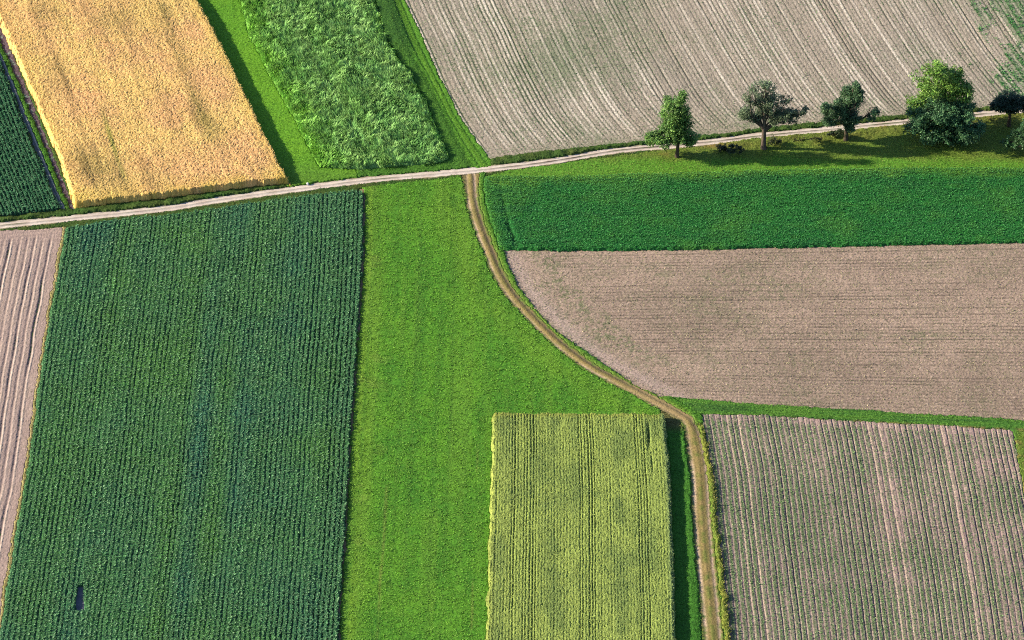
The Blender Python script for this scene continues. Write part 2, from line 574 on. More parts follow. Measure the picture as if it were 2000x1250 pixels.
def s3x(X, Y, z, c):
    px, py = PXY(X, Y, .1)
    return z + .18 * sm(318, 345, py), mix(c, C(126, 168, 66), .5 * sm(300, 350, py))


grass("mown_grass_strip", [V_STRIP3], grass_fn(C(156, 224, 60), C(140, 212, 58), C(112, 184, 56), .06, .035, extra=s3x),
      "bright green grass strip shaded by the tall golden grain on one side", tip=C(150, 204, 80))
s5L, s5R = ext(poly(lod_R, .9)), ext(poly(dri_L))


def s5x(X, Y, z, c):
    t = across(s5L, s5R, X, Y)
    ln = np.exp(-((t - .62) / .03) ** 2) + np.exp(-((t - .84) / .03) ** 2)
    px, py = PXY(X, Y, .3)
    tall = sm(130, 60, py) * sm(.75, .45, t)
    z = z - .08 * ln + .12 * sm(.5, .3, t) + .3 * tall
    c = mix(c, C(86, 142, 66), .7 * tall)
    c = mix(c, C(80, 130, 54), .55 * sm(.55, .35, t) + .5 * ln)  # painted shadow of the flattened grass, plus the wheel lines
    return z, mix(c, C(134, 186, 56), .5 * np.exp(-((t - .72) / .06) ** 2))


grass("field_edge_grass", [V_STRIP5], grass_fn(C(132, 198, 60), C(118, 188, 58), C(88, 152, 54), .08, .05, extra=s5x),
      "bright green grass strip beside the striped bare field, with faint wheel lines", tip=C(142, 194, 78))

# lodged grass: long blades swept flat in swirls
lodL, lodR = ext(poly(lod_L, .9)), ext(poly(lod_R, .9))


def lodged(X, Y):
    t = across(lodL, lodR, X, Y)
    px, py = PXY(X, Y, .8)
    a = fbm(X, Y, 1.5, 1) + .25 * fbm(X, Y, 7, 4)
    lay = sm(.0, .2, t) * sm(1.0, .85, t) * sm(325, 290, py)
    rim = sm(-.04, .30, t + .08 * vn(X, Y, 1.3, 7)) * sm(1.04, .93, t + .04 * vn(X, Y, 1.6, 5))
    stripe = np.exp(-((t - .50 - .04 * vn(Y, Y, 9, 2)) / .05) ** 2) + .5 * np.exp(-((t - .28 - .04 * vn(Y, Y, 9, 3)) / .04) ** 2)
    z = .50 + .07 * a * lay - .14 * lay * sm(.25, 1.1, fbm(X, Y, 1.1, 6)) + .03 * fbm(X, Y, .5, 2) + .06 * wn(len(X)) + .10 * (1 - lay) + .12 * stripe
    z = z * (.2 + .8 * rim)
    c = mix(C(142, 204, 106), C(186, 234, 134), .5 + .5 * a + .5 * vn(t * 27, Y, 1.2, 6, sy=9))
    c = mix(c, C(172, 226, 118), .6 * stripe + .4 * (1 - lay))
    c = mix(c, C(150, 220, 68), .85 * (1 - rim))
    return z, speck(c, .15)


lodf = soft([LODGED], lodged, .15)
M = Mesh()
sheet(M, [LODGED], lodf, .13, .19)
X, Y = points([LODGED], 70)
n = len(X)
z, c = lodf(X, Y)
flow = 3.6 * vn(X, Y, 2.4, 5) + 2.4 * vn(X, Y, .9, 6) + 4.4
t = across(lodL, lodR, X, Y)
up = 1 - sm(.0, .16, t) * sm(1.0, .84, t) + np.exp(-((t - .5) / .055) ** 2)
tilt = np.where(U(n, 0, 1) < .4 + .6 * up, U(n, .7, 1.4), U(n, .1, .75))
leaves(M, np.stack([X, Y, z], 1), U(n, .5, 1.25) * (.3 + .7 * np.clip(2.2 * np.minimum(t + .05, 1.03 - t) / .3, 0, 1)), U(n, .08, .15), flow + U(n, -.5, .5), tilt, jit(mix(c, c * 1.45 + .02, sm(-.9, 1.0, fbm(X, Y, .9, 3) + .5 * wn(n))), n, .18), .12)
tag(M.build("lodged_grass", M_GRASS), "tall pale green grass flattened in swirls, between two bright grass strips", "tall grass", kind="stuff")

# big striped bare field, top right
driL = smoothY(poly(dri_L), 3.0)
driR = smoothY(poly([(1860, -140), (1950, 0), (2014, 95), (2070, 165), (2110, 205), (2160, 240)]), 3.0)
dch, dwd, dof = cut(400), cut(400), cut(400)


def drill_uv(X, Y):
    return across(driL, driR, X, Y) * 88.0 + .09 * vn(X, Y, 9, 3)


def drill(X, Y):
    u = drill_uv(X, Y)
    px, py = PXY(X, Y)
    p = 0.66
    i = np.floor(u / p).astype(int) % 400
    fr = u / p - np.floor(u / p)
    grp = .45 + .55 * vn(u, Y, 2.6, 6, sy=60)
    kind = .26 + .9 * dch[i] ** 1.8 * (.45 + .9 * grp) * (.75 + .35 * vn(u, Y, .6, 5, sy=4))
    end = sm(5, 32, (310 - .098 * (px - 957)) - py + 6 * vn(u, u, .66, 2))            # headland by the road, rows fade out
    dk = np.exp(-((fr - .72 + .2 * (dof[i] - .5)) / .17) ** 2) * kind * (.15 + .85 * end)
    lt = np.exp(-((fr - .3) / .34) ** 2) * (1.3 * dwd[i] ** 2) * (.2 + .8 * end) * (.6 + .4 * vn(u, Y, .66, 3, sy=8))
    clod = fbm(X, Y, .32, 1)
    z = .03 + .008 * clod + .014 * wn(len(X)) - .075 * np.exp(-((fr - .84 + .2 * (dof[i] - .5)) / .16) ** 2) * np.minimum(kind, 1.2) * (.15 + .85 * end)
    c = mix(C(196, 178, 156), C(182, 168, 148), .5 + .5 * fbm(X, Y, 14, 2))
    dry = sm(-.3, .7, .8 * vn(X, Y, 24, 4) + .9 * spot(px, py, 1500, 90, 320, 150) + .9 * spot(px, py, 1200, 190, 160, 70) + .6 * spot(px, py, 1450, 150, 160, 80) + .5 * spot(px, py, 970, 265, 25, 40) - .2)
    c = mix(c, C(255, 238, 214), np.clip(1.35 * lt, 0, 1) * (.35 + .65 * dry))
    weed = .15 + .3 * fbm(X, Y, 9, 6) + .55 * spot(px, py, 1085, 110, 40, 110, -25) - .45 * dry + .62 * spot(px, py, 1000, 110, 240, 170) + .3 * spot(px, py, 1290, 40, 100, 120, -30) + .25 * spot(px, py, 1430, 190, 60, 80)
    gr = sm(-.1, 1.1, fbm(X, Y, .45, 3) * .5 + weed)
    c = mix(c, C(126, 142, 102), .7 * gr * (1 - .8 * lt))
    c = mix(c, mix(C(92, 90, 78), C(70, 96, 62), sm(-.2, .7, weed + .35)), np.clip(1.15 * dk, 0, .92))  # dark row lines: seedling green with furrow shade mixed into the colour
    hl = (1 - end) * np.exp(-((((310 - .098 * (px - 957)) - py) % 6 - 3) / 1.5) ** 2)
    c = mix(c, C(140, 140, 104), .35 * hl)
    right = sm(.0, 1.2, 1.5 * spot(px, py, 1985, 150, 55, 50) + 1.2 * spot(px, py, 1950, 20, 60, 40) + 1.0 * spot(px, py, 2010, 80, 40, 90) + .8 * vn(u, Y, .8, 1, sy=9) + .35 * fbm(X, Y, 1.2, 5) - .35) * sm(1840, 1900, px)
    c = mix(c, C(84, 142, 78), right * .62 * (1 - .6 * lt) * (.45 + .55 * np.exp(-(((u / 1.32 % 1) - .5) / .3) ** 2)))
    c = mix(c, C(128, 118, 104), .3 * sm(.3, 1.3, clod))
    return z + .05 * right * (.5 + .5 * vn(X, Y, .4, 2)), speck(c, .2)


M = Mesh()
sheet(M, [DRILL], drill, .11, .2)
X, Y = points([DRILL], 20)
u = drill_uv(X, Y)
px, py = PXY(X, Y)
i = np.floor(u / .66).astype(int) % 400
fr = u / .66 % 1
wd = .62 + .4 * fbm(X, Y, 9, 6) + .6 * spot(px, py, 1085, 110, 40, 110, -25) + .3 * spot(px, py, 960, 120, 160, 140) + sm(1880, 1960, px) * .5
k = (U(len(X), 0, 1) < np.clip(wd, .08, 1) * np.exp(-((fr - .74) / .25) ** 2) * (.3 + dch[i])) | (U(len(X), 0, 1) < .10)
X, Y = X[k], Y[k]
n = len(X)
z, _ = drill(X, Y)
leaves(M, np.stack([X, Y, z], 1), U(n, .1, .26), U(n, .07, .16), U(n, 0, 6.28), U(n, .1, .9), jit(C(96, 132, 80)[None].repeat(n, 0), n, .25))
X, Y = points([DRILL], 9)
px, py = PXY(X, Y)
rt = 1.5 * spot(px, py, 1985, 150, 55, 50) + 1.2 * spot(px, py, 1950, 20, 60, 40) + 1.0 * spot(px, py, 2010, 80, 40, 90) + .8 * vn(drill_uv(X, Y), Y, .8, 1, sy=9) + .35 * fbm(X, Y, 1.2, 5) - .35
k = (rt * sm(1840, 1900, px) > U(len(X), .15, 1.1)) & (np.exp(-(((drill_uv(X, Y) / 1.32 % 1) - .5) / .3) ** 2) > U(len(X), .1, .9))
X, Y = X[k], Y[k]
z, _ = drill(X, Y)
tufts(M, X, Y, z, 6, (.16, .34), (.1, .17), (.0, .9), C(72, 140, 70)[None].repeat(len(X), 0), C(120, 182, 104), .08)
tag(M.build("striped_field", M_SOIL), "pale bare field striped by curving rows of seedlings above the trees", "field", kind="structure")


# lucerne
def lucx(X, Y, z, c):
    px, py = PXY(X, Y, .5)
    z = z - .28 * spot(px, py, 1000, 455, 6, 36, -22) - .18 * spot(px, py, 985, 400, 5, 40, -14)
    z = z - .10 * sm(.3, 1.0, vn(X, Y, 7, 3, sy=.8))
    top = py - np.interp(px, [946, 1218, 1600, 2000], [343, 338, 328, 326])
    c = mix(c, C(140, 196, 66), .8 * sm(24, 2, top + 6 * vn(X, Y, 2, 4)) + .18 * sm(.1, .9, vn(X, Y, 1.6, 2)) + .25 * sm(.0, .9, fbm(X, Y, 9, 4)))
    c = mix(c, C(34, 116, 62), .5 * sm(.1, .9, vn(X, Y - .02 * X, 8, 6, sy=.7)))
    return z, mix(c, C(110, 182, 60), .7 * sm(18, 4, px - np.interp(py, [343, 402, 448, 489], [944, 950, 962, 975])))


grass("lucerne_crop", [LUC], grass_fn(C(54, 152, 64), C(62, 160, 62), C(44, 128, 58), .40, .05, .5, extra=lucx),
      "dense deep green leafy crop below the tree row, dark edge over bare soil", "leafy crop", dens=20, ll=(.12, .27), lw=(.08, .15), tilt=(.0, .85), tip=C(110, 200, 104), mat=M_CROP, lift=.0, lowedge=.4, per=7, spread=.07, tonevar=.15, wild=.12)

# harrowed soil, rows running across the picture
hA, hB = poly([(1300, 489)])[0], poly([(2000, 475)])[0]
hs = (hB[1] - hA[1]) / (hB[0] - hA[0])
hA2, hB2 = poly([(1464, 789)])[0], poly([(2000, 822)])[0]
hs2 = (hB2[1] - hA2[1]) / (hB2[0] - hA2[0])
hch = cut(400)


def harrow(X, Y):
    f = np.clip((hA[1] - Y) / 50.0, 0, 1)
    sl = hs * (1 - f) * .8 + hs2 * f * .35
    v = Y - sl * X + .10 * vn(X, Y, 9, 1) + .05 * vn(X, Y, 1.1, 2)
    p = .78
    i = np.floor(v / p).astype(int) % 400
    fr = v / p - np.floor(v / p)
    px, py = PXY(X, Y)
    lat, al = lateral(TRACK[::3], X, Y)
    head = sm(11.5, 8.5, -lat + vn(X, Y, 2, 7)) * sm(770, 700, py)
    row = np.exp(-((fr - .5) / .2) ** 2) * (.25 + .75 * hch[i]) * (1 - .85 * head) * (.65 + .5 * vn(X, v, 3.2, 5, sy=.8))
    cl = fbm(X, Y, .36, 3)
    z = .03 + .012 * cl + .016 * wn(len(X)) - .05 * row
    c = mix(C(198, 170, 148), C(172, 148, 128), .5 + .6 * fbm(X, Y, 16, 4) + .2 * vn(X, v, 12, 7, sy=1.6))
    c = mix(c, C(226, 200, 176), .55 * sm(.3, 1.3, cl))
    c = mix(c, C(140, 118, 106), .4 * sm(.3, 1.3, -cl))
    c = mix(c, C(104, 92, 80), .9 * np.clip(row, 0, 1))
    gz = .4 * head * sm(-.3, .9, fbm(X, Y, 4, 6)) + .6 * np.exp(-((-lat - 8.6) / 1.5) ** 2) * sm(770, 700, py) + .42 * sm(-.3, 1.0, fbm(X, Y, 6, 1) + .5 * sm(1500, 1100, px)) + .5 * spot(px, py, 1800, 655, 220, 8, .5) + .25 * spot(px, py, 1450, 560, 160, 50)
    c = mix(c, C(124, 130, 92), np.clip(gz, 0, .9) * sm(-.5, .9, fbm(X, Y, .5, 7)))
    c = mix(c, C(208, 182, 168), .6 * np.exp(-((-lat - 3.2) / 1.3) ** 2))
    return z, speck(c, .2)


M = Mesh()
sheet(M, [HARROW], harrow, .13, .15)
X, Y = points([HARROW], 10)
n = len(X)
z, _ = harrow(X, Y)
leaves(M, np.stack([X, Y, z], 1), U(n, .1, .24), U(n, .06, .14), U(n, 0, 6.28), U(n, .1, .9), jit(mix(C(128, 136, 88), C(214, 196, 150), U(n, 0, 1) ** 2), n, .25))
tag(M.build("harrowed_field", M_SOIL), "brown bare field with fine rows running across, inside the curving dirt track", "field", kind="structure")

# soil on the left edge
soilR = ext(poly(beet_L))
soilL = ext(poly([(-120, 444), (-330, 1360)]))
sch = cut(200)


def soilw(X, Y):
    u = (1 - across(soilL, soilR, X, Y)) * 19.0 + .14 * vn(X, Y, 6, 1)
    px, py = PXY(X, Y)
    p = 1.2
    i = np.floor(u / p).astype(int) % 200
    fr = u / p - np.floor(u / p) + .25 * (sch[(i * 7) % 200] - .5)
    w = (.3 + .7 * sch[i]) * sm(452, 486, py + 8 * vn(X, Y, 1, 2)) * sm(1.0, 1.8, u) * (.8 + .3 * vn(u, Y, .9, 4, sy=5))
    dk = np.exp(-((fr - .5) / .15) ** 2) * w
    lt = np.exp(-((fr - .24) / .12) ** 2) * w
    z = .03 + .01 * fbm(X, Y, .35, 3) + .015 * wn(len(X)) - .13 * dk + .08 * lt
    c = mix(C(206, 178, 160), C(192, 164, 152), .5 + .5 * fbm(X, Y, 5, 2))
    c = mix(c, C(246, 222, 198), .9 * lt)
    c = mix(c, C(164, 144, 122), .5 * sm(.1, 1.1, fbm(X, Y, .4, 5)))
    hl = sm(490, 470, py) * np.exp(-(((py + .09 * px) % 7 - 3.5) / 1.5) ** 2)
    c = mix(c, C(168, 142, 134), .5 * hl)
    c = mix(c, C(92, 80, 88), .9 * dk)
    return z, speck(c, .11)


M = Mesh()
sheet(M, [SOILW], soilw, .1, .18)
tag(M.build("furrowed_field", M_SOIL), "pinkish bare soil with dark furrows, below the gravel road at the picture's edge", "field", kind="structure")
grass("straw_edge", [EDGE], grass_fn(C(226, 204, 142), C(206, 192, 118), C(164, 172, 90), .12, .06), "thin straw coloured edge between furrowed soil and broad blue green crop", "dry grass", dens=40)

# beet-like crop in rows
bL, bR = ext(poly(beet_L, .6)), ext(poly(beet_R, .6))
bch = cut(200)


def beet_u(X, Y):
    return across(bL, bR, X, Y) * 49.5 + .10 * vn(X, Y, 3, 1) + .06 * vn(X, Y, .8, 4)


def beet(X, Y):
    u = beet_u(X, Y)
    p = .75
    i = np.floor(u / p).astype(int) % 200
    fr = np.abs(u / p - np.floor(u / p) - .5) * 2               # 0 on the row, 1 between rows
    clump = fbm(X, Y, .6, 2)
    open_ = .12 + .75 * bch[i] ** 2 + .6 * sm(44.5, 47.5, u) + .3 * vn(X, Y, 8, 3) + .25 * vn(u, Y, 1.2, 6, sy=7)
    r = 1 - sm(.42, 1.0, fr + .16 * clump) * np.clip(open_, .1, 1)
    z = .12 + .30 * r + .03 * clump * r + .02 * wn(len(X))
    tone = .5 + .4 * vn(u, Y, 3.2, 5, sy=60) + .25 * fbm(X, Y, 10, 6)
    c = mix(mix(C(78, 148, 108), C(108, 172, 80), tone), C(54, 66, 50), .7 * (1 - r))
    return z, speck(c, .15)


M = Mesh()
sheet(M, [BEET], beet, .125, .18)
x0, x1, y0, y1 = bounds([BEET])
ri, yv = np.meshgrid(np.arange(0, 67), np.arange(y0, y1, .21), indexing="ij")
ri, yv = ri.ravel(), yv.ravel() + U(ri.size, -.09, .09)
bo = [q[np.argsort(q[:, 1])] for q in (bL, bR)]
xl, xr = [np.interp(yv, q[:, 1], q[:, 0]) for q in bo]
X = xl + (xr - xl) * ((ri + .5) * .75) / 49.5
Y = yv
for _ in range(2):
    X = X + ((ri + .5) * .75 - beet_u(X, Y))
X = X + U(len(X), -.14, .14)
k = (lookup(X, Y) == BEET) & (vn(X, Y, .7, 5) + .25 * vn(X, Y, 6, 2) > -.95)
X, Y = X[k], Y[k]
z, c = beet(X, Y)
tufts(M, X, Y, z, 9, (.18, .36), (.12, .2), (-.1, .8), c, C(158, 206, 144), .08, .13, .13, 2.2, size=1.25 - .45 * bch[np.floor(beet_u(X, Y) / .75).astype(int) % 200])
tag(M.build("beet_crop", M_CROP), "broad blue green leafy crop in close upright rows below the gravel road", "row crop", kind="stuff")


def gap(X, Y):
    z = -.02 + .015 * vn(X, Y, .4, 1)
    return z, speck(mix(C(118, 116, 132), C(140, 138, 150), .5 + .5 * vn(X, Y, .8, 3)), .05)  # blue grey tint puts the surrounding crop's shade into the soil colour


M = Mesh()
sheet(M, [GAP], gap, .1, .15)
tag(M.build("bare_soil", M_SOIL), "shaded bare earth showing in gaps among the blue green row crop", "bare soil", kind="structure")


def foot(X, Y):
    return .01 + .02 * vn(X, Y, .4, 1), speck(mix(C(176, 142, 112), C(104, 138, 58), sm(-.1, .5, vn(X, Y, 1.4, 3))), .15)


M = Mesh()
sheet(M, [FOOT], foot, .1, .15)
tag(M.build("soil_strip", M_SOIL), "narrow brown earth line between the blue green rows and bright meadow", "bare soil", kind="structure")


# meadow
def meadow_x(X, Y, z, c):
    px, py = PXY(X, Y, .1)
    t = across(bR, ext(poly(bar_L)), X, Y)
    edge_ = np.exp(-((t - .06) / .1) ** 2)
    c = mix(c, C(166, 208, 66), .6 * edge_)
    lat, al = lateral(TRACK[::3], X, Y)
    c = mix(c, C(158, 206, 66), .5 * np.exp(-((lat - 4) / 2.5) ** 2))
    for a, w in ((.27, .010), (.90, .008)):
        ln = np.exp(-((t - a - .006 * vn(Y, Y, 9, 2)) / w) ** 2) * sm(.2, .8, vn(X, Y, 5, 3) + .1) * sm(700, 800, py)
        c = mix(c, C(186, 176, 96), .5 * ln)
    streak = vn(t * 26, Y, 1.0, 4, sy=24)
    dkp = sm(.5, 1.4, fbm(X, Y, 2.0, 7) + .3 * vn(X, Y, 14, 1))
    c = mix(c, C(90, 162, 54), .4 * sm(.0, .8, streak) + .45 * dkp)
    c = mix(c, C(156, 206, 74), .35 * sm(.1, .9, vn(t * 30, Y, 1.3, 3, sy=30)))
    c = mix(c, C(84, 152, 52), .35 * sm(.2, .9, np.sin(t * 30 + .8 * vn(Y, Y, 14, 2)) * .6 + .5 * vn(X, Y, 5, 5)) * sm(.05, .25, t))
    for a in (.335, .43, .60, .695):
        c = mix(c, C(104, 160, 58), .35 * np.exp(-((t - a - .012 * vn(Y, Y, 20, 3)) / .012) ** 2))
    c = mix(c, C(176, 190, 92), .35 * sm(.5, 1.2, fbm(X, Y, 3.2, 2)) * sm(.3, .0, np.abs(t - .1)))
    z = z - .06 * dkp + .03 * vn(X, Y, 1.8, 6, sy=.5)
    return z, c


grass("meadow_grass", [MEADOW], grass_fn(C(134, 202, 58), C(114, 192, 56), C(92, 166, 54), .12, .028, .5, extra=meadow_x),
      "bright mottled green meadow between the blue green rows and the curving track", "meadow", dens=9, ll=(.14, .32), lw=(.06, .13), tip=C(172, 226, 92), per=6, spread=.09, tonevar=.11, wild=.10, tilt=(.05, .75), lift=-.02)


# tree verge
def tree_x(X, Y, z, c):
    px, py = PXY(X, Y)
    lat, al = lateral(ROAD, X, Y)
    d = -lat
    bank = sm(1350, 1480, px)
    dryn = fbm(X, Y, 2.2, 2)
    c = mix(c, C(160, 152, 74), (.3 + .3 * bank) * sm(6.0, 2.5, d) * (.7 + .5 * dryn))
    c = mix(c, C(206, 166, 94), .8 * spot(px, py, 1395, 285, 28, 6) + .35 * sm(.3, 1.0, .6 * dryn + .4 * vn(X, Y, .7, 4)) * sm(5.5, 2, d))
    c = mix(c, C(132, 202, 64), sm(302, 322, py + 6 * vn(X, Y, 3, 5)) * .9)
    z = z + bank * .25 * sm(5.5, 1.3, d) + (.07 * bank * sm(8, 3, d)) * fbm(X, Y, .9, 6)
    return z, c


grass("tree_verge_grass", [V_TREE], grass_fn(C(156, 178, 72), C(138, 178, 64), C(108, 148, 58), .08, .045, extra=tree_x),
      "yellowish green grass bank under the tree row, striped by long tree shadows", dens=26, tip=C(180, 180, 100))


# grass along the track
def trk_x(X, Y, z, c):
    lat, al = lateral(TRACK[::2], X, Y)
    return z + .10 * sm(1.0, 1.8, -lat), mix(c, C(142, 164, 66), .6 * sm(1.9, 1.2, -lat))


grass("track_edge_grass", [V_TRK], grass_fn(C(124, 188, 62), C(108, 172, 60), DEEP, .1, .06, extra=trk_x), "narrow green grass edge hugging the outer side of the curving track", dens=30, ll=(.2, .4))

def bar_x(X, Y, z, c):
    px, py = PXY(X, Y)
    off = px - np.interp(py, [805, 956, 1250], [1300, 1312, 1322])
    t = sm(18, 32, off + 5 * vn(X, Y, 1.2, 3)) * sm(835, 862, py)
    return z + .13 * t * sm(50, 40, off), mix(c, C(150, 130, 84), sm(850, 828, py) * .8)


grass("headland_grass", [V_BAR], grass_fn(C(104, 174, 60), C(90, 160, 56), DEEP, .08, .05, extra=bar_x), "green grass strip in the shadow of the yellow green grain, beside the track", dens=28)


def balk_x(X, Y, z, c):
    px, py = PXY(X, Y)
    low = (px - 1369) * .052 + 809 - py
    ln = vn(X, Y + .05 * X, 9, 2, sy=.45)
    c = mix(c, C(76, 124, 60), .6 * sm(.0, .6, ln))
    c = mix(c, C(132, 184, 66), .5 * sm(.1, .7, -ln))
    c = mix(c, C(196, 160, 104), .85 * sm(4.5, 0, low) * sm(-.2, .4, vn(X, Y, 1.2, 3)) * sm(1500, 1560, px))
    return z + .08 * ln, mix(c, C(166, 178, 66), .5 * sm(1975, 1995, px) * sm(830, 850, py))


grass("balk_grass", [BALK], grass_fn(C(118, 180, 66), C(104, 166, 64), C(76, 138, 56), .14, .045, extra=balk_x), "long green grass balk dividing the two bare brown fields", dens=28, tip=C(150, 194, 96))
grass("dry_edge_grass", [DRY], grass_fn(C(128, 164, 58), C(176, 180, 74), C(104, 142, 56), .42, .10, extra=lambda X, Y, z, c: (z + .18 * vn(X, Y, 1.4, 1), c)),
      "tall yellowish grass edge between the straight track and the ridged rows", dens=50, ll=(.3, .6), tip=C(220, 208, 118), lowedge=.3)

# yellow-green grain
brL, brR = ext(poly(bar_L, 1.3)), ext(poly(bar_R, 1.3))
gch, gof = cut(400), cut(400)


def barley(X, Y):
    t = across(brL, brR, X, Y)
    u = t * 27.0 + .06 * vn(X, Y, 3, 1)
    px, py = PXY(X, Y, 1.3)
    p = .46
    i = np.floor(u / p).astype(int) % 400
    fr = np.abs(u / p - np.floor(u / p) - .5 + .2 * (gof[i] - .5)) * 2
    gapd = sm(.35, .9, fr) * np.where(gch[i] > .72, 1.15, .14 + .3 * gch[i]) * (.75 + .5 * vn(u, Y, .6, 2, sy=6))
    tuft = fbm(X, Y, .4, 3)
    z = 1.16 + .02 * tuft + .02 * wn(len(X)) - .2 * np.clip(gapd, 0, 1) + .06 * vn(X, Y, 3, 4)
    hole = .8 * spot(px, py, 1267, 848, 3.0, 20, -2) + .35 * spot(px, py, 1274, 905, 2.2, 16, -4)
    z = z - .5 * np.clip(hole, 0, 1)
    rough = sm(-.3, .9, fbm(X, Y, 4, 5) * .6 + .7 * vn(u, Y, 1.6, 6, sy=16))
    c = mix(C(216, 236, 118), C(160, 186, 100), .1 + .7 * rough + .15 * tuft)
    c = mix(c, C(214, 216, 92), .3 * sm(.05, .0, t) + .5 * sm(16, 2, py - 803))  # yellow left rim: sun-facing side brightened in the colour; top rim yellow too
    c = mix(c, C(148, 182, 130), .7 * sm(.955, 1.0, t))
    c = mix(c, C(98, 118, 56), .75 * np.clip(gapd, 0, 1) + .9 * np.clip(hole, 0, 1))
    return z, speck(c, .14)


barf = soft([BARLEY], barley, .5)
M = Mesh()
sheet(M, [BARLEY], barf, .085, .18)
X, Y = points([BARLEY], 55)
n = len(X)
z, c = barf(X, Y)
leaves(M, np.stack([X, Y, z - .05], 1), U(n, .14, .3), U(n, .05, .1), U(n, 0, 6.28), U(n, .1, .9), jit(mix(c, C(226, 240, 146), U(n, 0, .6)), n, .13))
tag(M.build("green_barley_crop", M_RYE), "yellow green grain block with dark row lines standing in the meadow", "grain crop", kind="stuff")

# ridged row crop, lower right
rL, rR = smoothY(poly(row_L), 3.0), smoothY(poly([(1979, 835), (2012, 985), (2042, 1130), (2062, 1250), (2084, 1360)]), 3.0)
rch, rch2 = cut(300), cut(300)


def rows_u(X, Y):
    return across(rL, rR, X, Y) * 46.5 + .06 * vn(X, Y, 6.5, 1) + .025 * vn(X, Y, 1.3, 2)


def lush_f(u, X, Y, i):
    px, py = PXY(X, Y)
    return np.clip(1.0 - .012 * (u - 6) + .28 * fbm(X, Y, 7, 5) + .35 * (rch[i] - .5) - .25 * (rch2[i] > .92) - .5 * sm(18, 4, py - 809 - .052 * (px - 1370)), .06, 1)


def rowsf(X, Y):
    u = rows_u(X, Y)
    p = .84
    i = np.floor(u / p).astype(int) % 300
    fr = u / p - np.floor(u / p)
    amp = .35 + .8 * rch[i]
    z = .10 + .008 * fbm(X, Y, .3, 3) + .014 * wn(len(X)) - .11 * np.exp(-((fr - .2) / .10) ** 2) * amp
    c = mix(C(204, 174, 158), C(184, 154, 144), .5 + .5 * fbm(X, Y, 8, 4))
    lush = lush_f(u, X, Y, i)
    pl = np.exp(-(np.abs(fr - .68) / .33) ** 3) * sm(-.7, .5, .6 * fbm(X, Y, .42, 6) + 1.4 * lush - .6)
    c = mix(c, C(108, 132, 88), .9 * pl * (.45 + .55 * lush))
    c = mix(c, C(232, 204, 174), (rch2[i] > .9) * .6 * np.exp(-((fr - .4) / .15) ** 2))
    c = mix(c, C(96, 78, 100), .9 * np.exp(-((fr - .13) / .09) ** 2) * (.35 + .65 * rch[i]))  # purple line paints the shaded side of each furrow
    return z, speck(c, .19)


M = Mesh()
sheet(M, [ROWS], rowsf, .09, .18)
X, Y = points([ROWS], 54)
u = rows_u(X, Y)
i = np.floor(u / .84).astype(int) % 300
fr = u / .84 % 1
k = U(len(X), 0, 1) < lush_f(u, X, Y, i) * np.exp(-(np.abs(fr - .68) / .3) ** 3)
X, Y = X[k], Y[k]
n = len(X)
z, _ = rowsf(X, Y)
leaves(M, np.stack([X, Y, z], 1), U(n, .1, .26), U(n, .07, .16), U(n, 0, 6.28), U(n, .1, .9), jit(mix(C(100, 138, 80), C(166, 194, 128), U(n, 0, 1) ** 2), n, .22))
tag(M.build("ridged_field", M_SOIL), "mauve brown ridged field with upright rows of green seedlings beside the track", "field", kind="structure")


# ------------------------------------------------------------------ road and track
def roadf(X, Y):
    lat, al = lateral(ROAD, X, Y)
    w = vn(al, al, 7, 1) * .06
    mid = np.exp(-((lat - w) / .2) ** 2)
    z = .06 - .05 * np.exp(-((np.abs(lat) - .45) / .25) ** 2) + .05 * mid + .01 * fbm(X, Y, .5, 2)
    px, py = PXY(X, Y)
    vis = .45 + .55 * sm(930, 1030, px) * sm(1990, 1900, px) + .5 * sm(-.1, .5, vn(al, lat, 6, 3)) * sm(900, 700, px)
    c = mix(C(255, 236, 216), C(238, 216, 196), .5 + .8 * fbm(X, Y, 1.4, 4))
    c = mix(c, mix(C(88, 76, 64), C(84, 96, 52), sm(-.2, .4, vn(X, Y, 1.1, 5))), np.clip(vis, 0, 1) * mid * (.8 + .4 * vn(al, lat, 1.5, 6)))
    c = mix(c, C(150, 140, 96), .85 * sm(.68, .95, np.abs(lat) + .14 * vn(X, Y, .8, 7)))
    return z, c * (1 + .06 * wn(len(X)))[:, None]


M = Mesh()
sheet(M, [ROADR], roadf, .09, .1)
tag(M.build("road", M_ROAD, smooth=True), "pale two rut gravel road crossing between the fields", "road", kind="structure")


